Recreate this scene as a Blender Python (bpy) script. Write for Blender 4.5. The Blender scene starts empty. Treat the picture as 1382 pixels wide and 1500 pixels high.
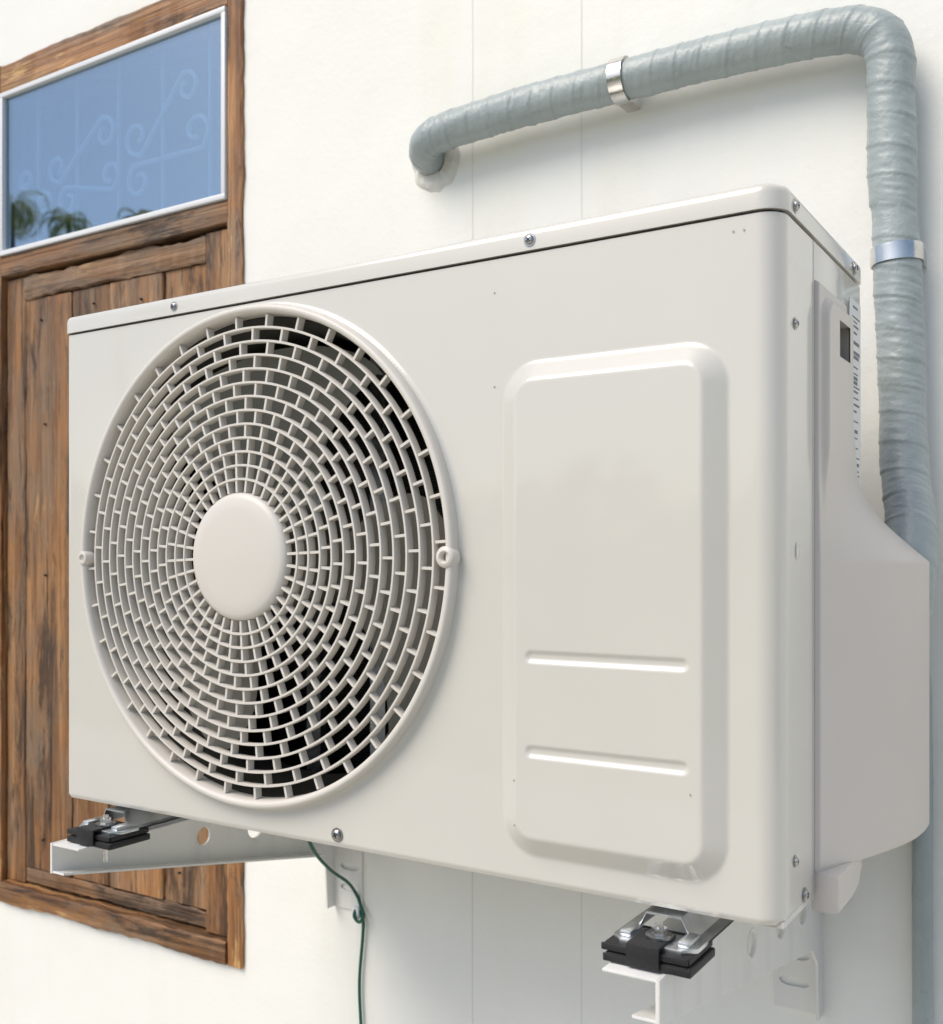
import bpy, bmesh, math, random
from mathutils import Vector, Matrix, noise
random.seed(7)
R = math.radians
scene = bpy.context.scene
col = scene.collection

# ------------------------------------------------------------------ helpers
def sm(a, b, x):
    t = min(1, max(0, (x - a) / (b - a)))
    return t * t * (3 - 2 * t)

def empty(name, loc=(0, 0, 0), parent=None):
    o = bpy.data.objects.new(name, None)
    o.location = loc
    o.empty_display_size = 0.1
    col.objects.link(o)
    if parent: o.parent = parent
    return o

def mk(name, verts, faces, mat, parent=None, ang=35, flat=False):
    me = bpy.data.meshes.new(name)
    me.from_pydata([tuple(v) for v in verts], [], faces)
    me.validate()
    bm = bmesh.new(); bm.from_mesh(me)
    bmesh.ops.recalc_face_normals(bm, faces=bm.faces)
    bm.to_mesh(me); bm.free()
    if not flat:
        me.shade_smooth()
        me.set_sharp_from_angle(angle=R(ang))
    me.materials.append(mat)
    o = bpy.data.objects.new(name, me)
    col.objects.link(o)
    if parent: o.parent = parent
    return o

def box(name, x0, x1, y0, y1, z0, z1, mat, parent=None, bev=0.0, seg=2):
    bm = bmesh.new()
    bmesh.ops.create_cube(bm, size=1)
    for v in bm.verts:
        v.co = Vector(((x0 + x1) / 2 + v.co.x * (x1 - x0), (y0 + y1) / 2 + v.co.y * (y1 - y0), (z0 + z1) / 2 + v.co.z * (z1 - z0)))
    if bev > 0:
        bmesh.ops.bevel(bm, geom=bm.edges[:], offset=bev, segments=seg, affect='EDGES', profile=0.5)
    me = bpy.data.meshes.new(name)
    bm.to_mesh(me); bm.free()
    if bev > 0:
        me.shade_smooth(); me.set_sharp_from_angle(angle=R(40))
    me.materials.append(mat)
    o = bpy.data.objects.new(name, me)
    col.objects.link(o)
    if parent: o.parent = parent
    return o

def catmull(pts, n):
    pts = [Vector(p) for p in pts]
    P = [pts[0] * 2 - pts[1]] + pts + [pts[-1] * 2 - pts[-2]]
    out = []
    for i in range(1, len(P) - 2):
        p0, p1, p2, p3 = P[i - 1], P[i], P[i + 1], P[i + 2]
        for k in range(n):
            t = k / n
            out.append(0.5 * ((2 * p1) + (p2 - p0) * t + (2 * p0 - 5 * p1 + 4 * p2 - p3) * t * t + (-p0 + 3 * p1 - 3 * p2 + p3) * t ** 3))
    out.append(P[-2].copy())
    return out

def resample(pts, step):
    out = [pts[0]]; acc = 0
    for a, b in zip(pts, pts[1:]):
        L = (b - a).length
        if L < 1e-9: continue
        d = step - acc
        while d <= L:
            out.append(a.lerp(b, d / L)); d += step
        acc = L - (d - step)
    out.append(pts[-1])
    return out

def sweep(name, pts, rad, mat, parent=None, seg=12, caps=True):
    n = len(pts)
    T = []
    for i in range(n):
        a = pts[max(0, i - 1)]; b = pts[min(n - 1, i + 1)]
        T.append((b - a).normalized())
    up = Vector((0, 0, 1)) if abs(T[0].z) < .9 else Vector((0, 1, 0))
    N = (up - T[0] * up.dot(T[0])).normalized()
    verts, faces = [], []
    s = 0
    for i in range(n):
        if i:
            s += (pts[i] - pts[i - 1]).length
            N = (N - T[i] * N.dot(T[i])).normalized()
        B = T[i].cross(N)
        for k in range(seg):
            a = 2 * math.pi * k / seg
            r = rad(i, s, a) if callable(rad) else rad
            verts.append(pts[i] + (N * math.cos(a) + B * math.sin(a)) * r)
    for i in range(n - 1):
        for k in range(seg):
            k2 = (k + 1) % seg
            faces.append((i * seg + k, i * seg + k2, (i + 1) * seg + k2, (i + 1) * seg + k))
    if caps:
        faces.append(tuple(range(seg)))
        faces.append(tuple((n - 1) * seg + k for k in reversed(range(seg))))
    return mk(name, verts, faces, mat, parent, ang=50)

def lathe(cx, cz, prof, seg, closed=True):
    v, f = [], []
    m = len(prof)
    for i in range(seg):
        a = 2 * math.pi * i / seg
        for r, y in prof:
            v.append((cx + r * math.cos(a), y, cz + r * math.sin(a)))
    for i in range(seg):
        j = (i + 1) % seg
        rng = m if closed else m - 1
        for k in range(rng):
            k2 = (k + 1) % m
            f.append((i * m + k, i * m + k2, j * m + k2, j * m + k))
    return v, f

class Acc:
    def __init__(s): s.v = []; s.f = []
    def add(s, v, f):
        o = len(s.v); s.v += [tuple(q) for q in v]; s.f += [tuple(i + o for i in q) for q in f]
    def box(s, c, ax, ay, az):
        c = Vector(c); ax = Vector(ax); ay = Vector(ay); az = Vector(az)
        v = [c + ax * i + ay * j + az * k for i in (-1, 1) for j in (-1, 1) for k in (-1, 1)]
        s.add(v, [(0, 1, 3, 2), (4, 6, 7, 5), (0, 4, 5, 1), (2, 3, 7, 6), (0, 2, 6, 4), (1, 5, 7, 3)])
    def obj(s, name, mat, parent=None, ang=35, flat=False):
        return mk(name, s.v, s.f, mat, parent, ang, flat)

def plate(name, outline, holes, th, M, mat, parent=None, bev=0.0006):
    cu = bpy.data.curves.new(name + "_c", 'CURVE'); cu.dimensions = '2D'; cu.fill_mode = 'BOTH'
    cu.extrude = th / 2; cu.bevel_depth = bev; cu.bevel_resolution = 1
    for loop in [outline] + holes:
        sp = cu.splines.new('POLY'); sp.points.add(len(loop) - 1)
        for p, q in zip(sp.points, loop): p.co = (q[0], q[1], 0, 1)
        sp.use_cyclic_u = True
    tmp = bpy.data.objects.new("tmp", cu); col.objects.link(tmp)
    bpy.context.view_layer.update()
    dg = bpy.context.evaluated_depsgraph_get()
    me = bpy.data.meshes.new_from_object(tmp.evaluated_get(dg))
    bpy.data.objects.remove(tmp)
    me.transform(M)
    me.materials.clear(); me.materials.append(mat)
    me.shade_smooth(); me.set_sharp_from_angle(angle=R(40))
    o = bpy.data.objects.new(name, me); col.objects.link(o)
    if parent: o.parent = parent
    return o

def circ(cx, cy, r, n=28, ry=None):
    ry = ry or r
    return [(cx + r * math.cos(2 * math.pi * i / n), cy + ry * math.sin(2 * math.pi * i / n)) for i in range(n)]

def MYZ(x): return Matrix(((0, 0, 1, x), (1, 0, 0, 0), (0, 1, 0, 0), (0, 0, 0, 1)))
def MXZ(y): return Matrix(((1, 0, 0, 0), (0, 0, -1, y), (0, 1, 0, 0), (0, 0, 0, 1)))

# ------------------------------------------------------------------ materials
class NT:
    def __init__(s, name):
        s.m = bpy.data.materials.new(name); s.m.use_nodes = True
        s.t = s.m.node_tree; s.b = s.t.nodes["Principled BSDF"]; s.out = s.t.nodes["Material Output"]
    def n(s, typ, **kw):
        nd = s.t.nodes.new(typ)
        for k, v in kw.items(): setattr(nd, k, v)
        return nd
    def l(s, a, b): s.t.links.new(a, b)
    def coord(s, scale=(1, 1, 1)):
        tc = s.n('ShaderNodeTexCoord'); mp = s.n('ShaderNodeMapping'); mp.inputs['Scale'].default_value = scale
        s.l(tc.outputs['Object'], mp.inputs['Vector']); return mp.outputs['Vector']
    def noise(s, vec, scale, detail=4, rough=.5, dist=0):
        nd = s.n('ShaderNodeTexNoise'); nd.inputs['Scale'].default_value = scale; nd.inputs['Detail'].default_value = detail
        nd.inputs['Roughness'].default_value = rough; nd.inputs['Distortion'].default_value = dist
        s.l(vec, nd.inputs['Vector']); return nd.outputs['Fac']
    def ramp(s, fac, stops):
        nd = s.n('ShaderNodeValToRGB'); e = nd.color_ramp.elements
        while len(e) > 2: e.remove(e[-1])
        for i, (p, c) in enumerate(stops):
            if i >= 2: e.new(p)
            e[i].position = p; e[i].color = (*c, 1) if len(c) == 3 else c
        s.l(fac, nd.inputs['Fac']); return nd.outputs['Color']
    def mix(s, a, b, fac, mode='MIX'):
        nd = s.n('ShaderNodeMix', data_type='RGBA', blend_type=mode)
        for inp, v in ((nd.inputs[6], a), (nd.inputs[7], b), (nd.inputs[0], fac)):
            if isinstance(v, bpy.types.NodeSocket): s.l(v, inp)
            elif isinstance(v, tuple): inp.default_value = (*v, 1)
            else: inp.default_value = v
        return nd.outputs[2]
    def bump(s, h, strength=.3, dist=.002, prev=None):
        nd = s.n('ShaderNodeBump'); nd.inputs['Strength'].default_value = strength; nd.inputs['Distance'].default_value = dist
        s.l(h, nd.inputs['Height'])
        if prev is not None: s.l(prev, nd.inputs['Normal'])
        return nd.outputs['Normal']
    def set(s, **kw):
        for k, v in kw.items():
            i = s.b.inputs[k.replace('_', ' ')]
            if isinstance(v, bpy.types.NodeSocket): s.l(v, i)
            elif isinstance(v, tuple): i.default_value = (*v, 1)
            else: i.default_value = v

def paint(name, c, rough=.3, coat=0.0, var=.04, bump=.02, metallic=0.0, dirt=0.0, bscale=260):
    t = NT(name); v = t.coord()
    n1 = t.noise(v, 5, 3, .6)
    c2 = tuple(x * (1 - var * 2) for x in c)
    colr = t.ramp(n1, [(.3, c2), (.7, c)])
    if dirt > 0:
        vd = t.coord((30, 30, 3)); nd = t.noise(vd, 1, 4, .6)
        dm = t.ramp(nd, [(.5, (0, 0, 0)), (.8, (dirt,) * 3)])
        colr = t.mix(colr, tuple(x * .55 for x in c), dm)
    t.set(Base_Color=colr, Roughness=rough, Metallic=metallic)
    if bump > 0: t.set(Normal=t.bump(t.noise(v, bscale, 2), bump, .001))
    if coat: t.set(Coat_Weight=coat, Coat_Roughness=.05)
    return t.m

M_panel = paint("panel_paint", (.665, .65, .60), .3, .9, .015, .010, bscale=160)
M_plastic = paint("cover_plastic", (.65, .61, .57), .36, 0, .015, .12)
M_grille = paint("grille_plastic", (.69, .66, .61), .38, 0, .015, 0)
M_blade = paint("fan_blade_plastic", (.23, .225, .195), .45, 0, .1, 0)
M_dark = paint("dark_interior", (.012, .012, .012), .7, 0, .2, 0)
M_gap = paint("gap_black", (.01, .01, .01), .8, 0, .2, 0)
M_shroud = paint("shroud_metal", (.06, .06, .052), .5, 0, .2, 0)
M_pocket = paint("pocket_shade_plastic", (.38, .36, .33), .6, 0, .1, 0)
M_white = paint("white_powder_coat", (.80, .80, .78), .32, .2, .02, .1, dirt=.3)
M_rubber = paint("black_rubber", (.016, .016, .018), .55, 0, .2, .4)
M_green = paint("green_cable_jacket", (.005, .10, .065), .4, 0, .1, 0)
M_whiteframe = paint("white_aluminium", (.80, .82, .85), .35, 0, .03, 0)
M_iron = paint("painted_iron", (.80, .85, .90), .5, 0, .05, 0)
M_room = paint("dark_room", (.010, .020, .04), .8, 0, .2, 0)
M_sticker = paint("paper_label", (.75, .77, .78), .5, 0, .05, 0)
M_ink = paint("label_ink", (.15, .17, .2), .6, 0, .05, 0)
M_mortar = paint("mortar", (.78, .77, .72), .8, 0, .10, .6, bscale=90)
M_joint = paint("joint_filler", (.80, .80, .76), .7, 0, .04, 0)

def metal(name, c, rough, scale=40):
    t = NT(name); v = t.coord()
    vo = t.n('ShaderNodeTexVoronoi'); vo.inputs['Scale'].default_value = scale; t.l(v, vo.inputs['Vector'])
    colr = t.mix(c, tuple(x * .7 for x in c), t.ramp(vo.outputs['Distance'], [(.1, (0, 0, 0)), (.8, (1, 1, 1))]))
    rr = t.ramp(t.noise(v, 60, 3, .7), [(.3, (rough * .7,) * 3), (.75, (rough * 1.4,) * 3)])
    t.set(Base_Color=colr, Roughness=rr, Metallic=1.0, Normal=t.bump(t.noise(v, 300, 2), .1, .001))
    return t.m
M_galv = metal("galvanised_steel", (.70, .73, .76), .38)
M_chrome = metal("steel_clip", (.80, .79, .77), .22)
M_screw = metal("screw_steel", (.5, .5, .5), .25, 200)

def wall_mat():
    t = NT("wall_plaster"); v = t.coord()
    big = t.noise(v, 1.3, 4, .6)
    c = t.ramp(big, [(.3, (.85, .85, .80)), (.65, (.885, .89, .865))])
    vs = t.coord((9, 9, .8)); st = t.noise(vs, 1, 4, .65)
    c = t.mix(c, (.80, .77, .62), t.ramp(st, [(.52, (0, 0, 0)), (.85, (.35,) * 3)]))
    sp = t.noise(v, 150, 2, .6)
    c = t.mix(c, (.5, .48, .42), t.ramp(sp, [(.70, (0, 0, 0)), (.80, (.3,) * 3)]))
    n1 = t.noise(v, 90, 3, .65); n2 = t.noise(v, 7, 2, .5)
    b = t.bump(n1, .25, .002); b = t.bump(n2, .25, .012, b)
    t.set(Base_Color=c, Roughness=.62, Normal=b)
    return t.m
M_wall = wall_mat()

def wood(name, horiz=False, dark=1.0, weather=.5):
    t = NT(name)
    tc = t.n('ShaderNodeTexCoord'); oi = t.n('ShaderNodeObjectInfo')
    mul = t.n('ShaderNodeMath', operation='MULTIPLY'); mul.inputs[1].default_value = 31.7
    t.l(oi.outputs['Random'], mul.inputs[0])
    add = t.n('ShaderNodeVectorMath', operation='ADD')
    t.l(tc.outputs['Object'], add.inputs[0]); t.l(mul.outputs[0], add.inputs[1])
    def mp(sc):
        m = t.n('ShaderNodeMapping'); m.inputs['Scale'].default_value = (sc[1], sc[0], sc[0]) if horiz else (sc[0], sc[0], sc[1])
        t.l(add.outputs[0], m.inputs['Vector']); return m.outputs['Vector']
    g = t.noise(mp((34, 1.5)), 1, 5, .66, .8)
    f = t.noise(mp((190, 6)), 1, 3, .65)
    cr = t.noise(mp((80, 1.6)), 1, 3, .55, .3)
    pa = t.noise(mp((9, 3.2)), 1, 6, .75, .3)
    pb = t.noise(mp((22, 2.6)), 1, 6, .8, .4)
    c = t.ramp(g, [(.30, (.10, .042, .015)), (.43, (.20, .088, .030)), (.55, (.31, .145, .052)), (.70, (.43, .235, .100))])
    # sun-greyed areas
    c = t.mix(c, (.20, .150, .105), t.ramp(pa, [(.50 - .12 * weather, (0, 0, 0)), (.64, (.85,) * 3)]))
    # grime
    c = t.mix(c, (.035, .020, .012), t.ramp(pb, [(.51, (0, 0, 0)), (.60, (.85,) * 3)]))
    # abrasion
    c = t.mix(c, (.60, .38, .16), t.ramp(pb, [(.34, (.7,) * 3), (.40, (0, 0, 0))]))
    c = t.mix(c, (.05, .028, .016), t.ramp(f, [(.53, (0, 0, 0)), (.72, (.65,) * 3)]))
    crm = t.ramp(cr, [(.30, (1,) * 3), (.345, (0, 0, 0))])
    c = t.mix(c, (.012, .008, .006), crm)
    val = t.ramp(oi.outputs['Random'], [(0, (.75 * dark,) * 3), (1, (1.2 * dark,) * 3)])
    c = t.mix(c, val, 1.0, 'MULTIPLY')
    b = t.bump(f, .7, .0018); b = t.bump(cr, .9, .005, b)
    t.set(Base_Color=c, Roughness=.58, Normal=b)
    return t.m
M_wv = wood("weathered_wood_vertical", False, 1.15, .7); M_wh = wood("weathered_wood_horizontal", True, 1.0, 1.6)
M_wvd = wood("jamb_wood", False, 1.35, .1); M_whd = wood("rail_wood", True, 1.1, .4)

def tape():
    t = NT("pipe_wrap_tape"); v = t.coord()
    n = t.noise(v, 9, 4, .6)
    c = t.ramp(n, [(.3, (.30, .35, .36)), (.7, (.39, .445, .45))])
    w = t.noise(v, 110, 3, .6, 1.0)
    c = t.mix(c, (.23, .275, .285), t.ramp(w, [(.58, (0, 0, 0)), (.85, (.6,) * 3)]))
    t.set(Base_Color=c, Roughness=.34, Normal=t.bump(w, .45, .0018))
    return t.m
M_tape = tape()

def glass_mat():
    t = NT("tinted_window_glass")
    t.t.nodes.remove(t.b)
    gl = t.n('ShaderNodeBsdfGlossy'); gl.inputs['Color'].default_value = (.52, .64, .74, 1); gl.inputs['Roughness'].default_value = .008
    tr = t.n('ShaderNodeBsdfTransparent'); tr.inputs['Color'].default_value = (.74, .86, .95, 1)
    mx = t.n('ShaderNodeMixShader'); mx.inputs[0].default_value = .46
    t.l(tr.outputs[0], mx.inputs[1]); t.l(gl.outputs[0], mx.inputs[2])
    t.l(mx.outputs[0], t.out.inputs['Surface'])
    return t.m
M_glass = glass_mat()

def ground_mat():
    t = NT("yard_concrete"); v = t.coord()
    c = t.ramp(t.noise(v, .6, 4, .6), [(.3, (.42, .395, .34)), (.7, (.52, .495, .43))])
    t.set(Base_Color=c, Roughness=.85, Normal=t.bump(t.noise(v, 60, 3), .4, .004))
    return t.m
def grass_mat():
    t = NT("lawn_grass"); v = t.coord()
    c = t.ramp(t.noise(v, .5, 5, .7), [(.3, (.05, .085, .025)), (.7, (.12, .15, .05))])
    t.set(Base_Color=c, Roughness=.9)
    return t.m
def leaf_mat(name, c0, c1, c2, trans=0):
    t = NT(name); v = t.coord()
    c = t.ramp(t.noise(v, 1.2, 2, .6), [(.35, c0), (.6, c1), (.75, c2)])
    t.set(Base_Color=c, Roughness=.45)
    if trans:
        tl = t.n('ShaderNodeBsdfTranslucent'); t.l(c, tl.inputs['Color'])
        mx = t.n('ShaderNodeMixShader'); mx.inputs[0].default_value = trans
        t.l(t.b.outputs[0], mx.inputs[1]); t.l(tl.outputs[0], mx.inputs[2]); t.l(mx.outputs[0], t.out.inputs['Surface'])
    return t.m
M_leaf = leaf_mat("palm_leaf", (.22, .26, .06), (.50, .46, .10), (.75, .62, .18), .5)
M_added_hedge = leaf_mat("added_hedge_leaf", (.04, .07, .02), (.08, .12, .03), (.12, .15, .04))
M_bark = paint("palm_bark", (.30, .25, .19), .9, 0, .3, 0)
M_roof = paint("roof_tiles", (.3, .12, .08), .7, 0, .2, 0)
M_fin = paint("coil_fin_aluminium", (.08, .08, .075), .4, 0, .1, 0, metallic=.6)

# ------------------------------------------------------------------ ground & house
g = 300
mk("ground", [(-g, -g, -1.604), (g, -g, -1.604), (g, g, -1.604), (-g, g, -1.604)], [(0, 1, 2, 3)], grass_mat(), flat=True)
mk("pavement", [(-9, -6, -1.6), (7, -6, -1.6), (7, .5, -1.6), (-9, .5, -1.6)], [(0, 1, 2, 3)], ground_mat(), flat=True)

house = empty("house")
WY = .42
FX1, FX0, FZ0, FZ1 = -.9417, -2.20, -.624, .914
a = Acc()
def slab(x0, x1, z0, z1): a.box(((x0 + x1) / 2, WY + .075, (z0 + z1) / 2), ((x1 - x0) / 2, 0, 0), (0, .075, 0), (0, 0, (z1 - z0) / 2))
slab(FX1, 6, -1.7, 2.4); slab(-8, FX0, -1.7, 2.4); slab(FX0, FX1, FZ1, 2.4); slab(FX0, FX1, -1.7, FZ0)
a.obj("wall", M_wall, house, flat=True)
box("side_wall_1", -8, -7.85, .57, 6, -1.7, 2.4, M_wall, house)
box("side_wall_2", 5.85, 6, .57, 6, -1.7, 2.4, M_wall, house)
box("rear_wall", -8, 6, 6, 6.15, -1.7, 2.4, M_wall, house)
mk("roof", [(-8.2, .35, 2.40), (6.2, .35, 2.40), (6.2, 3.3, 4), (-8.2, 3.3, 4), (6.2, 6.4, 2.4), (-8.2, 6.4, 2.4)],
   [(0, 1, 2, 3), (3, 2, 4, 5), (0, 3, 5), (1, 4, 2), (0, 5, 4, 1)], M_roof, house, flat=True)
for i, x in enumerate((-.526, -.366, .86, 1.02)):
    box("joint_bead_%d" % (i + 1), x - .0008, x + .0008, WY - .0004, WY + .01, -1.6, 2.39, M_joint, house)

win = empty("wooden_window", parent=house)
JF = WY - .006
def rough_board(name, x0, x1, y0, y1, z0, z1, mat, horiz, amp=.0016):
    L0, L1 = (x0, x1) if horiz else (z0, z1)
    n = max(2, int((L1 - L0) / .010)); v = []; sd = random.uniform(0, 50)
    for i in range(n + 1):
        s = L0 + (L1 - L0) * i / n
        d = []
        for k in range(4):
            q = noise.noise(Vector((s * 9, k * 7.1, sd))) * amp + noise.noise(Vector((s * 45, k * 3.3, sd + 9))) * amp * .7
            d.append(q)
        c = .0018
        a0, a1 = (z0, z1) if horiz else (x0, x1)
        if i in (0, n): d = [0] * 4
        sec = [(a0 + d[0], y1), (a0 + d[0], y0 + c), (a0 + c + abs(d[0]), y0 + d[1] * .4), (a1 - c - abs(d[2]), y0 + d[3] * .4), (a1 + d[2], y0 + c), (a1 + d[2], y1)]
        for (p, y) in sec: v.append((s, y, p) if horiz else (p, y, s))
    f = []
    for i in range(n):
        for k in range(6):
            k2 = (k + 1) % 6
            f.append((i * 6 + k, i * 6 + k2, (i + 1) * 6 + k2, (i + 1) * 6 + k))
    f.append(tuple(range(6))); f.append(tuple(n * 6 + k for k in range(6)))
    return mk(name, v, f, mat, win, ang=25)
rough_board("jamb_right", -.971, FX1 + .0015, JF, WY + .10, FZ0, FZ1, M_wvd, False, .0035)
rough_board("mullion", -1.62, -1.549, JF, WY + .10, FZ0 + .001, FZ1 - .001, M_wvd, False)
rough_board("jamb_left", FX0, -2.17, JF, WY + .10, FZ0, FZ1, M_wvd, False)
def bay(x0, x1, tag, edges):
    rough_board("head_" + tag, x0, x1, JF + .001, WY + .10, .862, FZ1 - .001, M_whd, True, .003)
    rough_board("sill_" + tag, x0, x1, JF - .004, WY + .10, FZ0 + .001, -.588, M_whd, True, .005)
    rough_board("transom_rail_" + tag, x0, x1, JF + .001, WY + .10, .524, .560, M_whd, True, .0012)
    ys = JF + .008
    rough_board("shutter_stile_a_" + tag, edges[-1], x1 - .003, ys, ys + .03, -.584, .518, M_wv, False, .002)
    rough_board("shutter_stile_b_" + tag, x0 + .003, edges[0] - .001, ys + .004, ys + .03, -.584, .518, M_wv, False, .002)
    rough_board("shutter_top_" + tag, edges[0], edges[-1] - .001, ys + .001, ys + .03, .476, .517, M_wh, True, .007)
    rough_board("shutter_bottom_" + tag, edges[0], edges[-1] - .001, ys + .007, ys + .03, -.583, -.556, M_wh, True, .004)
    for i in range(len(edges) - 1):
        dy = random.uniform(.004, .009)
        rough_board("plank_%s_%d" % (tag, i + 1), edges[i] + .0014, edges[i + 1] - .0028, ys + dy, ys + .028, -.553, .474, M_wv, False, .0028)
    box("shutter_back_" + tag, x0 + .004, x1 - .004, ys + .0305, ys + .034, -.58, .515, M_dark, win)
    yw = JF - .003; w = .0085
    z0, z1 = .562, .860
    X0, X1 = x0 + .001, x1 - .002
    box("white_frame_top_" + tag, X0, X1, yw, yw + .02, z1 - w, z1, M_whiteframe, win, .001)
    box("white_frame_bottom_" + tag, X0, X1, yw, yw + .02, z0, z0 + w, M_whiteframe, win, .001)
    box("white_frame_l_" + tag, X0 + .0, X0 + w, yw + .0003, yw + .0197, z0 + w, z1 - w, M_whiteframe, win, .001)
    box("white_frame_r_" + tag, X1 - w, X1, yw + .0003, yw + .0197, z0 + w, z1 - w, M_whiteframe, win, .001)
    box("glass_" + tag, X0 + w - .001, X1 - w + .001, yw + .008, yw + .011, z0 + w - .001, z1 - w + .001, M_glass, win)
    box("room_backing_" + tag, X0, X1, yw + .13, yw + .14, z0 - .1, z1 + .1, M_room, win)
    yg = yw + .026
    A = Acc()
    def tube(pts, r=.0040):
        pts = resample(catmull(pts, 8), .004)
        o = sweep("t", pts, r, M_iron, None, 8)
        A.add([v.co for v in o.data.vertices], [tuple(p.vertices) for p in o.data.polygons])
        bpy.data.objects.remove(o)
    for k in range(5):
        x = X0 + .07 + k * .11
        tube([(x, yg + .007, z0), (x, yg + .007, z1)], .0032)
    def scroll(c1, c2, s1, s2, r1=.027, r2=.027):
        c1 = Vector((X0 + c1[0], c1[1])); c2 = Vector((X0 + c2[0], c2[1]))
        def spiral(c, r, s, toward):
            d = (toward - c).normalized(); base = math.atan2(d.y, d.x)
            P = []
            for q in range(18):
                u = q / 17
                th = base - s * math.pi * .5 - s * (1 - u) * math.pi * 2.0
                rr = .009 + (r - .009) * u
                P.append(c + Vector((math.cos(th), math.sin(th))) * rr)
            return P
        A1 = spiral(c1, r1, s1, c2); B1 = spiral(c2, r2, s2, c1)
        m = A1 + [A1[-1] * .66 + B1[-1] * .34, A1[-1] * .34 + B1[-1] * .66] + B1[::-1]
        tube([(p.x, yg, p.y) for p in m])
    scroll((.135, .705), (.262, .740), 1, 1, .026, .028)
    scroll((.165, .640), (.275, .665), -1, -1, .026, .026)
    scroll((.345, .715), (.465, .770), 1, 1, .032, .026)
    scroll((.350, .640), (.485, .695), -1, -1, .030, .032)
    scroll((.045, .700), (.095, .650), 1, 1, .018, .020)
    A.obj("iron_grille_" + tag, M_iron, win, ang=50)
bay(-1.549, -.971, "a", [-1.492, -1.362, -1.263, -1.128, -1.026])
bay(-2.17, -1.62, "b", [-2.12, -2.0, -1.89, -1.77, -1.67])
a = Acc()
for x in (-1.43, -1.31, -1.19, -1.08, -1.0):
    for z in (.44, .25, -.02, -.28, -.5):
        if random.random() < .75:
            xx = x + random.uniform(-.015, .015); zz = z + random.uniform(-.01, .01)
            v, f = lathe(xx, zz, [(.0001, JF + .0075), (.0018, JF + .008), (.0021, JF + .012)], 8, False)
            a.add(v, f)
a.obj("nail_heads", M_dark, win)

# ------------------------------------------------------------------ AC unit
ac = empty("air_conditioner_outdoor_unit")
ZB, ZT = -.2647, .2548
W = .802
FCX, FCZ = -.519, .005
RC = .018
prof = []
def arc(cx, cy, r, a0, a1, n):
    return [(cx + r * math.cos(a0 + (a1 - a0) * i / n), cy + r * math.sin(a0 + (a1 - a0) * i / n)) for i in range(n + 1)]
RL = .006
prof += [(-W, .088 - i * (.088 - RL) / 8) for i in range(8)]
prof += arc(-W + RL, RL, RL, math.pi, math.pi * 1.5, 6)
x = -W + RL + .0025
while x < -RC - .0001:
    prof.append((x, 0))
    x += .0014 if (-.245 < x < -.022) else .0028
prof += arc(-RC, RC, RC, -math.pi / 2, 0, 10)
prof += [(0, RC + i * (.088 - RC) / 14) for i in range(1, 15)]
zs = [ZB]
z = ZB
while z < ZT - .0015:
    z += .001 if (-.087 < z < -.067 or -.164 < z < -.144) else .0018
    zs.append(min(z, ZT))
def sdf(px, pz, cx, cz, hx, hz, r):
    qx = abs(px - cx) - hx + r; qz = abs(pz - cz) - hz + r
    return math.hypot(max(qx, 0), max(qz, 0)) + min(max(qx, qz), 0) - r
def hgt(x, z):
    d = -sdf(x, z, -.1350, -.0385, .0975, .2045, .034)
    h = 0
    if d > 0:
        t = min(1, d / .0195)
        e = .14
        if t < e: q = t * t / (2 * e)
        elif t > 1 - e: q = 1 - e - (1 - t) ** 2 / (2 * e)
        else: q = t - e / 2
        h = .0112 * q / (1 - e)
    for zc in (-.077, -.154):
        d2 = -sdf(x, z, -.135, zc, .0705, .0062, .0062)
        if d2 > 0: h -= .0020 * sm(0, .0050, d2)
    rr = math.hypot(x - FCX, z - FCZ)
    h += .004 * (1 - sm(.243, .2475, rr))
    h += .0006 * noise.noise(Vector((x * 5, 0, z * 5)))
    return h
verts, faces = [], []
nz = len(zs)
for (px, py) in prof:
    flat = abs(py) < 1e-6
    for z in zs:
        fadex = min(1, (-RC - px) / .02, (px + W - RL) / .02) if flat else 0
        h = hgt(px, z) if flat and fadex > .02 else 0
        if flat and fadex < 1 and abs(h) < .001: h *= max(0, fadex)
        e = sm(ZB + .004, ZB, z) * .002
        if flat: verts.append((px, py - h + e, z))
        else: verts.append((px - (e if px > -.4 else -e), py + (e if py < .02 else 0), z))
for i in range(len(prof) - 1):
    for j in range(nz - 1):
        cxm = (prof[i][0] + prof[i + 1][0]) / 2; czm = (zs[j] + zs[j + 1]) / 2
        if prof[i][1] < 1e-6 and math.hypot(cxm - FCX, czm - FCZ) < .2385: continue
        faces.append((i * nz + j, (i + 1) * nz + j, (i + 1) * nz + j + 1, i * nz + j + 1))
fp = mk("front_panel", verts, faces, M_panel, ac, ang=60)

D = .258
box("carcass_right", -.26, -.003, .012, D - .004, ZB + .004, ZT + .003, M_gap, ac)
box("carcass_floor", -W + .003, -.261, .012, D - .004, ZB + .003, ZB + .008, M_gap, ac)
box("carcass_top", -W + .003, -.261, .006, D - .004, ZT - .004, ZT + .003, M_gap, ac)
box("carcass_left", -W + .003, -W + .006, .012, D - .004, ZB + .009, ZT - .005, M_gap, ac)
box("side_panel_right", -.002, 0.0, .0905, D, ZB - .004, ZT, M_panel, ac, .0006)
box("side_panel_left", -W, -W + .002, .0905, D, ZB, ZT, M_panel, ac, .0006)
box("rear_coil", -W + .006, -.262, .215, .235, ZB + .01, ZT - .006, M_fin, ac)
a = Acc()
for k in range(150):
    z = ZB + .02 + k * .0033
    a.box((-.53, .2135, z), (.26, 0, 0), (0, .0015, 0), (0, 0, .0008))
a.obj("rear_coil_fins", M_fin, ac, flat=True)
box("rear_frame", -W + .003, -.003, D - .0035, D, ZB, ZT, M_gap, ac)
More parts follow.
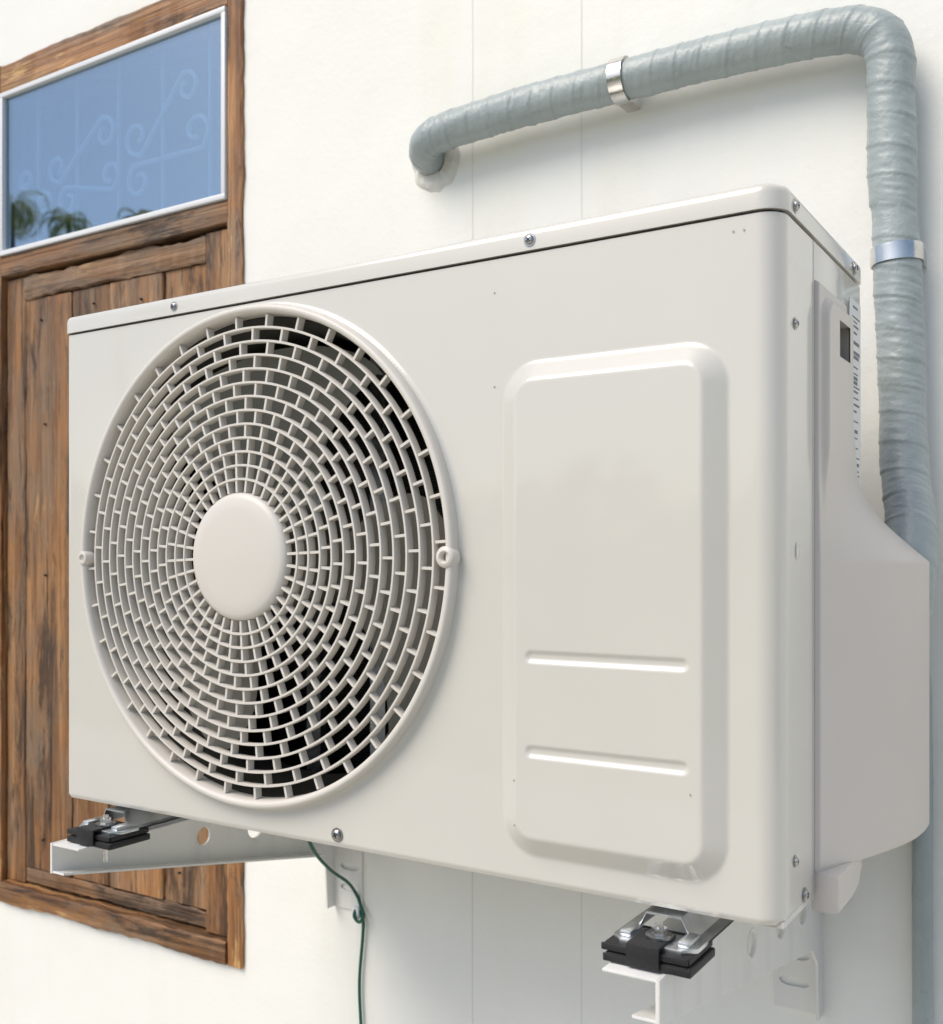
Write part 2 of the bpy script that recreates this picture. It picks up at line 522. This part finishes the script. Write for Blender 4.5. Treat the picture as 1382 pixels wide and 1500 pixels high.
box("base_pan", -W + .001, -.001, .010, D - .001, ZB - .003, ZB + .002, M_panel, ac, .0006)

def rr_outline(inset):
    e = .0018 - inset
    x0, x1, y0, y1 = -W - e, e, -e, D + e
    pts = []
    r1 = max(RC + e, .002); r2 = max(RL + e, .001)
    pts += arc(x0 + r2, y0 + r2, r2, math.pi, 1.5 * math.pi, 6)
    pts += arc(x1 - r1, y0 + r1, r1, -math.pi / 2, 0, 10)
    pts += arc(x1 - r2, y1 - r2, r2, 0, math.pi / 2, 6)
    pts += arc(x0 + r2, y1 - r2, r2, math.pi / 2, math.pi, 6)
    return pts
lev = [(.0015, .2562), (0, .2562), (0, .2685), (.0006, .2715), (.002, .2738), (.0045, .2752), (.008, .2757)]
verts, faces = [], []
for ins, z in lev:
    verts += [(p[0], p[1], z) for p in rr_outline(ins)]
m = len(rr_outline(0))
for l in range(len(lev) - 1):
    for k in range(m):
        k2 = (k + 1) % m
        faces.append((l * m + k, l * m + k2, (l + 1) * m + k2, (l + 1) * m + k))
faces.append(tuple((len(lev) - 1) * m + k for k in range(m)))
faces.append(tuple(range(m)))
mk("lid", verts, faces, M_panel, ac, ang=50)

# -- fan grille
acc = Acc()
def ry(r): return -.008 - .011 * (1 - (r / .238) ** 2)
HR = .0617; NR = 12; P = (.2360 - HR) / (NR + 1)
for k in range(1, NR + 1):
    r = HR + P * k; y = ry(r); w = .00130
    acc.add(*lathe(FCX, FCZ, [(r - w * .7, y), (r + w * .7, y), (r + w, y + .001), (r + w * .6, y + .010), (r - w * .6, y + .010), (r - w, y + .001)], 160))
NS = 36
for k in range(0, NR + 1):
    r0 = HR + P * k; r1 = r0 + P; rm = (r0 + r1) / 2
    off = {0: 0, 1: .0, 2: .0, 3: .2, 4: .45}.get(k, .5 * (k % 2) + .09 * k)
    for q in range(NS):
        th = 2 * math.pi * (q + off) / NS + .04
        er = Vector((math.cos(th), 0, math.sin(th))); et = Vector((-math.sin(th), 0, math.cos(th)))
        c = Vector((FCX, ry(rm) + .0050, FCZ)) + er * rm
        acc.box(c, er * (P / 2 - .0007), et * .00125, Vector((0, .0042, 0)))
acc.obj("grille_rings", M_grille, ac, ang=40)
acc = Acc()
acc.add(*lathe(FCX, FCZ, [(.2450, -.0030), (.2446, -.0085), (.2435, -.0118), (.2418, -.0130), (.2392, -.0130), (.2374, -.0118), (.2362, -.0085), (.2355, .006), (.2375, .006), (.2430, -.0030)], 200))
acc.obj("grille_frame", M_grille, ac, ang=45)
acc = Acc()
acc.add(*lathe(FCX, FCZ, [(.0001, -.0225), (.045, -.0222), (.0560, -.0210), (.0603, -.0192), (.0620, -.0165), (.0622, -.010), (.0600, -.008), (.0001, -.008)], 96, False))
acc.obj("grille_hub_cap", M_grille, ac, ang=45)
for i, s in enumerate((1, -1)):
    cx = FCX + s * .2375; q = 1 if s > 0 else .8
    v, f = lathe(cx, FCZ - .001, [(.0036 * q, -.008), (.0042 * q, -.0142), (.0054 * q, -.0152), (.0080 * q, -.0148), (.0094 * q, -.0130), (.0098 * q, -.004)], 32, False)
    mk("frame_boss_%d" % (i + 1), v, f, M_grille, ac, ang=45)
    v, f = lathe(cx, FCZ - .001, [(.0001, -.0095), (.0040 * q, -.0090)], 20, False)
    mk("frame_boss_screw_%d" % (i + 1), v, f, M_screw, ac)

v, f = lathe(FCX, FCZ, [(.2350, .0065), (.231, .012), (.229, .10), (.24, .11)], 96, False)
mk("fan_shroud", v, f, M_shroud, ac)
acc = Acc()
NB = 3
for b in range(NB):
    base = R(82) + b * 2 * math.pi / NB
    nr, na = 14, 20
    vs = []
    for i in range(nr + 1):
        r = .045 + (.218 - .045) * i / nr
        sweepa = R(50) + R(22) * sm(0, .8, i / nr)
        lead = -R(22) * (i / nr) ** 1.5
        for j in range(na + 1):
            u = j / na
            th = base + lead + sweepa * u
            y = .078 - .055 * u * (0.55 + .45 * i / nr) + .012 * math.sin(u * math.pi)
            rr = r - (.010 * (abs(u - .5) * 2) ** 6 if i == nr else 0)
            vs.append((FCX + rr * math.cos(th), y, FCZ + rr * math.sin(th)))
    fs = []
    for i in range(nr):
        for j in range(na):
            q = i * (na + 1) + j
            fs.append((q, q + 1, q + na + 2, q + na + 1))
    acc.add(vs, fs)
acc.obj("fan_blades", M_blade, ac, ang=60)
v, f = lathe(FCX, FCZ, [(.0001, .022), (.040, .024), (.050, .032), (.052, .10), (.045, .14), (.0001, .14)], 48, False)
mk("fan_hub", v, f, M_blade, ac)
box("motor_bracket_1", FCX - .055, FCX - .035, .145, .155, ZB + .01, ZT - .01, M_galv, ac)
box("motor_bracket_2", FCX + .035, FCX + .055, .145, .155, ZB + .01, ZT - .01, M_galv, ac)

# -- side valve cover
verts, faces = [], []
zs2 = []
ZCT, ZCB = .224, -.250
z = ZCT
while z > ZCB:
    zs2.append(z); z -= .0020
zs2.append(ZCB)
def bul(z):
    t = min(1, max(0, (.082 - z) / .082))
    return t * t * (3 - 2 * t) * .3 + .7 * t ** 2.3
def cover_pt(u, z):
    b = bul(z)
    b2 = sm(.13, .0, z)
    y0 = .0935; y1 = .196 + .104 * (.45 * b + .55 * b2)
    y = y0 + (y1 - y0) * u
    S = lambda q: sm(-.35, .9, q)
    ramp_ = (S(u) - S(0)) / (S(1) - S(0))
    X = .0035 + .0510 * b * ramp_
    fade = sm(.03, .10, z)
    d = -sdf(y, z, (.1015 + .30) / 2, (.215 - .40) / 2, (.30 - .1015) / 2, (.215 + .40) / 2, .022)
    X += .0055 * fade * sm(0, .0045, d)
    d2 = min(y - y0, ZCT - z)
    if d2 < .003:
        q = 1 - d2 / .003; X -= .0032 * (1 - math.sqrt(max(0, 1 - q * q)))
    db = y1 - y; Rb = .008
    if db < Rb:
        q = 1 - db / Rb
        X -= Rb * (.45 + .5 * b) * (1 - math.sqrt(max(0, 1 - q * q)))
    db = z - ZCB; Rb = .009
    if db < Rb:
        q = 1 - db / Rb
        X -= Rb * (.3 + .7 * b * ramp_) * (1 - math.sqrt(max(0, 1 - q * q)))
    return Vector((max(X, .0004), y, z))
us = [0, .006, .014, .024, .034, .044, .055, .066, .078, .09, .103, .117] + [.13 + .78 * i / 44 for i in range(45)] + [.925, .94, .953, .965, .975, .984, .992, 1]
n2 = len(us)
for z in zs2:
    verts.append((0.0003, cover_pt(0, z).y - .0003, z))
    for u in us: verts.append(cover_pt(u, z))
    b = bul(z); lp = cover_pt(1, z)
    verts.append((max(.0004, lp.x - .012 * (.3 + b)), lp.y + .001, z))
    verts.append((.0003, lp.y + .001, z))
nc = n2 + 3
def in_slot(p): return .139 < p[1] < .178 and .169 < p[2] < .200
for j in range(len(zs2) - 1):
    for i in range(nc - 1):
        q = [j * nc + i, j * nc + i + 1, (j + 1) * nc + i + 1, (j + 1) * nc + i]
        c = sum((Vector(verts[t]) for t in q), Vector()) / 4
        if in_slot(c): continue
        faces.append(tuple(q))
def capz(j):
    row = [j * nc + i for i in range(nc)]
    base = len(verts)
    for r in row: verts.append((0.0003, verts[r][1], verts[r][2]))
    for i in range(nc - 1): faces.append((row[i], row[i + 1], base + i + 1, base + i))
capz(0); capz(len(zs2) - 1)
mk("valve_cover", verts, faces, M_plastic, ac, ang=50)
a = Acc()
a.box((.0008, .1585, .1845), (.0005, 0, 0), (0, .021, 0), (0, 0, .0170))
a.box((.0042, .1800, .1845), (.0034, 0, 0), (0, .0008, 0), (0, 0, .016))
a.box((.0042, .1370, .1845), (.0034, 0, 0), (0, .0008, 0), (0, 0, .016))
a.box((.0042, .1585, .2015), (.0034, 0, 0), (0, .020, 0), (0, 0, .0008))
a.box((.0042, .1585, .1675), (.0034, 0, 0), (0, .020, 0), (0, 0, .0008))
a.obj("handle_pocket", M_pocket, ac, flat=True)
bm_pts = [(.0945, -.2495), (.172, -.2495), (.172, -.258), (.160, -.2700), (.140, -.2735), (.0945, -.2735)]
plate("valve_cover_skirt", bm_pts, [], .016, MYZ(.0085), M_plastic, ac, .003)
box("rating_label", .0002, .0010, .2120, .2560, .02, .236, M_sticker, ac)
a = Acc()
z = .23
while z > .03:
    w = random.uniform(.006, .016)
    a.box((.0012, .2340 + random.uniform(-.003, .003), z), (.0001, 0, 0), (0, w, 0), (0, 0, random.choice((.0006, .0009, .0015))))
    z -= random.choice((.004, .006, .009))
a.obj("rating_label_print", M_ink, ac, flat=True)

def screw(name, loc, nrm, r=.0052, parent=ac):
    q = Vector(nrm).to_track_quat('Z', 'Y').to_matrix().to_4x4(); Mx = Matrix.Translation(loc) @ q
    n = 24
    rings = [(1.35, 0), (1.35, .12), (1.0, .14), (.98, .35), (.8, .55), (.5, .66)]
    v = []; f = []
    for rr, h in rings:
        for i in range(n):
            t = 2 * math.pi * i / n; v.append(Mx @ Vector((rr * r * math.cos(t), rr * r * math.sin(t), h * r)))
    for l in range(len(rings) - 1):
        for i in range(n):
            j = (i + 1) % n; f.append((l * n + i, l * n + j, (l + 1) * n + j, (l + 1) * n + i))
    f.append(tuple((len(rings) - 1) * n + i for i in range(n)))
    mk(name, v, f, M_screw, parent)
    A = Acc(); t = random.uniform(0, 1.5)
    c = Mx @ Vector((0, 0, .63 * r))
    e1 = (q @ Vector((math.cos(t), math.sin(t), 0))); e2 = (q @ Vector((-math.sin(t), math.cos(t), 0))); e3 = q @ Vector((0, 0, 1))
    A.box(c, e1 * r * .55, e2 * r * .12, e3 * r * .08); A.box(c, e1 * r * .12, e2 * r * .55, e3 * r * .083)
    A.obj(name + "_slot", M_gap, parent, flat=True)
screw("lid_screw_1", (-.626, -.002, .2645), (0, -1, 0), .0036)
screw("lid_screw_2", (-.2055, -.002, .2645), (0, -1, 0), .0040)
screw("lid_screw_3", (.002, .030, .2640), (1, 0, 0), .0040)
screw("lid_screw_4", (.002, .225, .2640), (1, 0, 0), .0045)
screw("panel_screw_1", (-.410, -.0005, -.2530), (0, -1, 0), .0048)
screw("side_screw_1", (.0003, .036, .178), (1, 0, 0), .0034)
screw("side_screw_2", (.0003, .036, -.224), (1, 0, 0), .0034)
screw("side_screw_3", (.0003, .062, -.256), (1, 0, 0), .0042)
v = []; f = []
for rr, h in ((.0052, .0002), (.0044, .0010), (.0020, .0013), (.0004, .0013)):
    for i in range(20):
        t = 2 * math.pi * i / 20; v.append((h, .042 + rr * math.cos(t), .008 + rr * 1.3 * math.sin(t)))
for k in range(3):
    for i in range(20):
        j = (i + 1) % 20; f.append((k * 20 + i, k * 20 + j, (k + 1) * 20 + j, (k + 1) * 20 + i))
mk("side_dimple", v, f, M_panel, ac)
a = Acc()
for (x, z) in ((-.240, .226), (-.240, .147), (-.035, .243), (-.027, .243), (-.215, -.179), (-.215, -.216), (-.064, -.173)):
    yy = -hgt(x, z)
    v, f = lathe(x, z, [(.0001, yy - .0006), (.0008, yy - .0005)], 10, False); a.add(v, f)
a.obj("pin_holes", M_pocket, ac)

ZK = -.300
def foot(cx, tag):
    hw = .024
    A = Acc()
    pr = [(-hw - .010, ZK + .0165), (-hw, ZK + .0165), (-hw + .006, ZK + .024), (-hw + .010, ZK + .0320), (hw - .010, ZK + .0320), (hw - .006, ZK + .024), (hw, ZK + .0165), (hw + .010, ZK + .0165)]
    y0, y1 = -.004, .27
    v = [(cx + p[0], y0, p[1]) for p in pr] + [(cx + p[0], y1, p[1]) for p in pr]
    v += [(cx + p[0], y0, p[1] - .0016) for p in pr] + [(cx + p[0], y1, p[1] - .0016) for p in pr]
    n = len(pr); f = []
    for i in range(n - 1):
        f += [(i, i + 1, n + i + 1, n + i), (2 * n + i, 3 * n + i, 3 * n + i + 1, 2 * n + i + 1), (i, 2 * n + i, 2 * n + i + 1, i + 1)]
    A.add(v, f)
    A.obj("foot_rail_" + tag, M_galv, ac, ang=30)
    tong = [(cx - hw - .009, .000), (cx - hw - .009, -.020), (cx - hw, -.030), (cx + hw, -.030), (cx + hw + .009, -.020), (cx + hw + .009, .0)]
    M2 = Matrix(((1, 0, 0, 0), (0, 1, 0, 0), (0, 0, 1, ZK + .0155), (0, 0, 0, 1)))
    plate("foot_tongue_" + tag, tong, [], .0022, M2, M_galv, ac, .0006)
    box("foot_rib_a_" + tag, cx - hw - .004, cx - hw + .006, -.024, .0, ZK + .0165, ZK + .0215, M_galv, ac, .002)
    box("foot_rib_b_" + tag, cx + hw - .006, cx + hw + .004, -.024, .0, ZK + .0165, ZK + .0215, M_galv, ac, .002)
    box("rubber_pad_" + tag, cx - .034, cx + .034, -.036, .016, ZK + .0005, ZK + .0075, M_rubber, ac, .0015)
    box("rubber_pad_upper_" + tag, cx - .036, cx + .032, -.034, .016, ZK + .0080, ZK + .0140, M_rubber, ac, .0015)
    box("rubber_lip_" + tag, cx - .035, cx + .034, -.038, -.0362, ZK + .001, ZK + .0070, M_rubber, ac, .0008)
    box("rubber_lip_upper_" + tag, cx - .037, cx + .031, -.0365, -.0342, ZK + .0085, ZK + .0138, M_rubber, ac, .0008)
    box("rubber_strap_" + tag, cx - .015, cx + .011, -.0385, -.006, ZK + .0170, ZK + .0195, M_rubber, ac, .001)
    box("rubber_strap_front_" + tag, cx - .015, cx + .011, -.0410, -.0386, ZK + .002, ZK + .0192, M_rubber, ac, .001)
    bx, by = cx + .002, -.017
    def hexa(r, z0, z1, n, nm, mat):
        v = [(bx + r * math.cos(2 * math.pi * i / n + .3), by + r * math.sin(2 * math.pi * i / n + .3), z) for z in (z0, z1) for i in range(n)]
        f = [(i, (i + 1) % n, n + (i + 1) % n, n + i) for i in range(n)] + [tuple(range(n)), tuple(range(n, 2 * n))]
        mk(nm + tag, v, f, mat, ac)
    hexa(.0105, ZK + .0197, ZK + .0213, 28, "washer_", M_screw)
    hexa(.0062, ZK + .0214, ZK + .0265, 6, "nut_", M_chrome)
    hexa(.0032, ZK - .020, ZK + .0295, 14, "bolt_", M_chrome)
foot(-.716, "a"); foot(-.088, "b")

# ------------------------------------------------------------------ wall brackets
def bracket(web_x, dirx, nm):
    root = empty(nm)
    y0, y1 = -.050, WY - .004
    zt = ZK
    zb0, zb1 = ZK - .031, ZK - .122
    th = .0022
    outline = [(y0, zt), (y0, zb0), (y1 - .04, zb1 + .01), (y1 - .018, zb1 - .01), (y1 - .014, zt - .195), (y1, zt - .195), (y1, zt)]
    def zmid(y): return zt - .016 - (y - y0) * .095
    hl = ((.165, .0115), (.255, .014), (.335, .016))
    holes = [circ(y, zmid(y) - .003, r) for y, r in hl]
    plate("web", outline, holes, th, MYZ(web_x), M_white, root)
    for hi, (y, r) in enumerate(hl):
        zc = zmid(y) - .003
        v = []; f = []; n = 36
        for i in range(n):
            t = 2 * math.pi * i / n
            for k in range(6):
                p = 2 * math.pi * k / 6; q = r + .0014 + .0016 * math.cos(p)
                v.append((web_x + .0026 * math.sin(p), y + q * math.cos(t), zc + q * math.sin(t)))
        for i in range(n):
            j = (i + 1) % n
            for k in range(6):
                k2 = (k + 1) % 6; f.append((i * 6 + k, i * 6 + k2, j * 6 + k2, j * 6 + k))
        mk("hole_rim_%d" % hi, v, f, M_white, root)
    w = .044 * dirx
    xa, xb = sorted((web_x + dirx * th / 2, web_x + w))
    box("top_flange", xa, xb, y0, y1, zt - th, zt, M_white, root, .0007)
    A = Acc()
    p = Vector((0, y0, zb0)); q = Vector((0, y1 - .04, zb1 + .01))
    n = Vector((0, -(q - p).z, (q - p).y)).normalized() * th
    x0, x1 = sorted((web_x + dirx * th / 2, web_x + dirx * .020))
    v = [(x0, *p.yz), (x1, *p.yz), (x1, *q.yz), (x0, *q.yz)] + [(x0, *(p + n).yz), (x1, *(p + n).yz), (x1, *(q + n).yz), (x0, *(q + n).yz)]
    A.add(v, [(0, 1, 2, 3), (4, 5, 6, 7), (0, 1, 5, 4), (1, 2, 6, 5), (2, 3, 7, 6), (3, 0, 4, 7)])
    A.obj("bottom_flange", M_white, root, flat=True)
    fx0, fx1 = sorted((web_x, web_x + dirx * .050))
    mid = (fx0 + fx1) / 2 + dirx * .004
    def slot(z):
        return [(mid + .011 * math.cos(t) + (.006 if math.cos(t) > 0 else -.006), z + .0055 * math.sin(t)) for t in [2 * math.pi * i / 24 for i in range(24)]]
    plate("wall_flange", [(fx0, zt - .195), (fx1, zt - .195), (fx1, zt + .0), (fx0, zt + .0)], [slot(zt - .165), slot(zt - .135)], th, MXZ(WY - .0022), M_white, root)
    bx = web_x + .016; bz = zt - .062
    for r, ya, yb, n in ((.0125, WY - .004, WY - .002, 24), (.0085, WY - .012, WY - .004, 6), (.0045, WY - .024, WY - .012, 16)):
        v = [(bx + r * math.cos(2 * math.pi * i / n), y, bz + r * math.sin(2 * math.pi * i / n)) for y in (ya, yb) for i in range(n)]
        f = [(i, (i + 1) % n, n + (i + 1) % n, n + i) for i in range(n)] + [tuple(range(n)), tuple(range(n, 2 * n))]
        mk("wall_bolt", v, f, M_screw, root)
bracket(-.760, 1, "wall_bracket")
bracket(-.074, -1, "wall_bracket")

# ------------------------------------------------------------------ insulated pipe
pipe = empty("insulated_pipe")
path = [(-.592, WY + .03, .546), (-.590, WY - .010, .548), (-.572, WY - .034, .556), (-.535, WY - .037, .562), (-.45, WY - .037, .566), (-.3, WY - .036, .567), (-.15, WY - .035, .566),
        (-.070, WY - .035, .562), (-.030, WY - .035, .556), (-.006, WY - .035, .541), (.003, WY - .035, .516), (.004, WY - .035, .47), (.006, WY - .035, .38), (.010, WY - .035, .31), (.014, WY - .037, .22), (.016, WY - .040, .15),
        (.021, WY - .055, .09), (.030, WY - .080, .045), (.034, WY - .100, .01), (.030, WY - .105, -.05)]
pp = resample(catmull(path, 14), .0016)
def prad(i, s, ang):
    base = .0230
    base *= 1 + .025 * sm(.62, .7, s) * (1 - sm(.75, .85, s))
    hel = ((s / .031 + ang / (2 * math.pi) + .25 * noise.noise(Vector((s * 12, 0, 3)))) % 1.0)
    h = .0009 * hel ** 3
    p = Vector((math.cos(ang) * 1.1, math.sin(ang) * 1.1, s * 16))
    w = noise.noise(p) * .0013
    k = .6 + .8 * max(0, noise.noise(Vector((s * 9, 4, 4))) + .3)
    w2 = noise.noise(Vector((math.cos(ang) * 1.0 + 5, math.sin(ang) * 1.0, s * 230 + ang * 1.5))) * .0008 * k
    w3 = noise.noise(Vector((math.cos(ang) * 2 + 9, math.sin(ang) * 2, s * 90))) * .0004
    r = base + h + w + w2 + w3
    for sc in (.352, .83):
        r -= .0012 * math.exp(-((s - sc) / .014) ** 2)
    return r
sweep("pipe_wrap", pp, prad, M_tape, pipe, 72)
def clamp(center, axis, nm):
    c = Vector(center); ax = Vector(axis).normalized()
    back = Vector((0, 1, 0)); up = ax.cross(back).normalized()
    v = []; f = []; n = 40; w = .0088; r = .0246
    prof2 = []
    for i in range(n + 1):
        t = R(-115) + R(230) * i / n
        prof2.append(c - back * r * math.cos(t) + up * r * math.sin(t))
    bl = prof2[-1].copy(); bl.y = WY - .001; prof2.append(bl)
    bl = prof2[0].copy(); bl.y = WY - .001; prof2.insert(0, bl)
    for p in prof2:
        q = (p - c).normalized() * .0012
        for (s, e) in ((-w, 0), (-w, 1), (w, 1), (w, 0)): v.append(p + ax * s + q * e)
    for i in range(len(prof2) - 1):
        for k in range(4):
            k2 = (k + 1) % 4; f.append((i * 4 + k, i * 4 + k2, (i + 1) * 4 + k2, (i + 1) * 4 + k))
    mk(nm, v, f, M_chrome, pipe, ang=30)
clamp((-.2950, WY - .036, .567), (1, 0, 0), "clamp_1")
clamp((.0095, WY - .035, .313), (.03, 0, -1), "clamp_2")
v = []; f = []
n = 72
for k, (r, y) in enumerate(((.016, WY - .004), (.024, WY - .0045), (.030, WY - .0055), (.035, WY - .0035), (.041, WY + .001))):
    for i in range(n):
        t = 2 * math.pi * i / n
        rr = r * (1 + .14 * noise.noise(Vector((math.cos(t) * 2, math.sin(t) * 2, k * .3))))
        v.append((-.584 + rr * math.cos(t), y + .0018 * noise.noise(Vector((t * 4, k, 1))), .541 + rr * math.sin(t)))
for k in range(4):
    for i in range(n):
        j = (i + 1) % n; f.append((k * n + i, k * n + j, (k + 1) * n + j, (k + 1) * n + i))
mk("hole_mortar", v, f, M_mortar, pipe)

cond = empty("drain_pipe")
cp = resample(catmull([(.026, WY - .06, -.06), (.030, WY - .03, -.11), (.031, WY - .018, -.18), (.031, WY - .016, -.4), (.032, WY - .016, -.9), (.032, WY - .016, -1.6)], 10), .004)
sweep("drain_pipe_tube", cp, lambda i, s, a_: .0102 + .0005 * noise.noise(Vector((math.cos(a_), math.sin(a_), s * 60))), M_tape, cond, 24)

gc = empty("green_cable")
c1 = [(-.700, .24, -.262), (-.700, .27, -.300), (-.703, .30, -.372), (-.714, .35, -.418), (-.716, .395, -.45), (-.714, WY - .006, -.475), (-.707, WY - .008, -.487), (-.700, WY - .010, -.497), (-.706, WY - .013, -.507), (-.716, WY - .012, -.500), (-.714, WY - .006, -.490),
      (-.705, WY - .006, -.505), (-.706, WY - .005, -.53), (-.712, WY - .005, -.60), (-.708, WY - .005, -.70), (-.712, WY - .005, -.9), (-.706, WY - .005, -1.6)]
sweep("green_cable_run", resample(catmull(c1, 12), .003), .0023, M_green, gc, 10)
box("cable_clip", -.722, -.710, WY - .010, WY, -.505, -.488, M_whiteframe, gc, .002)

# ------------------------------------------------------------------ palm trees & unseen foliage added for reflections
def palm(top, nm, seed, size=1.0):
    random.seed(seed)
    lean = random.uniform(-.6, .6)
    loc = (top[0] - lean, top[1], -1.6); root = empty(nm, loc)
    H = top[2] + 1.6
    pts = catmull([(0, 0, -.1), (lean * .2, 0, H * .3), (lean * .6, .1, H * .7), (lean, 0, H)], 14)
    sweep("trunk", pts, lambda i, s, a_: .16 - .07 * s / H + .012 * math.sin(s * 30), M_bark, root, 14)
    A = Acc(); tp = Vector((lean, 0, H))
    for k in range(24):
        az = k * 2.399 + random.uniform(-.2, .2); el = R(random.uniform(-15, 75)); L = size * random.uniform(1.6, 2.4)
        d = Vector((math.cos(az), math.sin(az), 0)); side = Vector((-math.sin(az), math.cos(az), 0))
        prev = tp.copy(); ang = el; N = 22
        for i in range(N):
            u = i / N
            ang -= R(5.0) * (1 + u)
            nx = prev + (d * math.cos(ang) + Vector((0, 0, math.sin(ang)))) * L / N
            t = (nx - prev).normalized()
            A.add([prev + side * .02, prev - side * .02, nx - side * .016, nx + side * .016], [(0, 1, 2, 3)])
            ll = .42 * size * math.sin(math.pi * min(1, u * .85 + .12)) ** .7
            if u > .1:
                for s in (1, -1):
                    tip = nx + side * s * ll * .8 + t * ll * .45 - Vector((0, 0, ll * random.uniform(.25, .6)))
                    wv = t * .025
                    A.add([prev - wv * .3, prev + wv, nx.lerp(tip, .6) + wv * .9, tip, nx.lerp(tip, .6) - wv * .6], [(0, 1, 2, 3, 4)])
            prev = nx
    A.obj("crown", M_leaf, root, flat=True)
palm((-40.6, -26.1, 15.4), "palm_tree", 3, 1.05)
palm((-38.3, -27.2, 14.5), "palm_tree", 5, .80)
palm((-35.8, -28.8, 14.7), "palm_tree", 8, .62)
random.seed(4)
A = Acc()
for k in range(9000):
    u = random.random(); cx = -34 + 44 * u; cy = -13 - 7 * math.sin(u * 3.1)
    hh = 3.2 + 1.6 * noise.noise(Vector((cx * .35, 0, 0))) + .7 * noise.noise(Vector((cx * 1.1, 3, 0)))
    zz = random.random() ** .7 * hh
    p = Vector((cx, cy + random.uniform(-1, 1) * (1.2 - .5 * zz / hh), -1.6 + zz)) + Vector((0, noise.noise(Vector((cx, zz, 0))) * .8, 0))
    q = Vector((random.gauss(0, 1), random.gauss(0, 1), random.gauss(0, 1))).normalized(); r_ = q.orthogonal().normalized(); s_ = q.cross(r_)
    L = random.uniform(.12, .30)
    A.add([p - r_ * L, p - s_ * L * .5, p + r_ * L, p + s_ * L * .5], [(0, 1, 2, 3)])
A.obj("added_hedge", M_added_hedge, None, flat=True)  # unseen leaf mass, added so the glossy panel reflects a darker band

# ------------------------------------------------------------------ light
EL, AZ = R(50), R(208)
w = bpy.data.worlds.new("World"); scene.world = w; w.use_nodes = True
nt = w.node_tree; bg = nt.nodes["Background"]
sky = nt.nodes.new("ShaderNodeTexSky"); sky.sky_type = 'NISHITA'; sky.sun_disc = False
sky.sun_elevation = EL; sky.sun_rotation = AZ; sky.air_density = 1.0; sky.dust_density = 2.0; sky.ozone_density = 1.0
nt.links.new(sky.outputs[0], bg.inputs[0]); bg.inputs[1].default_value = .15
sd = bpy.data.lights.new("sun", 'SUN'); sd.energy = 2.5; sd.angle = R(40); sd.color = (1, .915, .79)
so = bpy.data.objects.new("sun", sd); col.objects.link(so)
so.rotation_euler = Vector((math.sin(AZ) * math.cos(EL), math.cos(AZ) * math.cos(EL), math.sin(EL))).to_track_quat('Z', 'Y').to_euler()
so.location = (-3, -6, 8)

scene.view_settings.view_transform = 'Standard'
scene.view_settings.look = 'None'
scene.view_settings.exposure = 0

# ------------------------------------------------------------------ camera
cd = bpy.data.cameras.new("camera"); cam = bpy.data.objects.new("camera", cd); col.objects.link(cam)
cam.location = (.213, -.756, 0)
cam.rotation_euler = (R(90), 0, R(32.2))
cd.sensor_fit = 'HORIZONTAL'; cd.sensor_width = 36; cd.lens = 40.01
cd.shift_y = .0528
cd.clip_start = .01; cd.clip_end = 1000
cd.dof.use_dof = True; cd.dof.focus_distance = .95; cd.dof.aperture_fstop = 11
scene.camera = cam
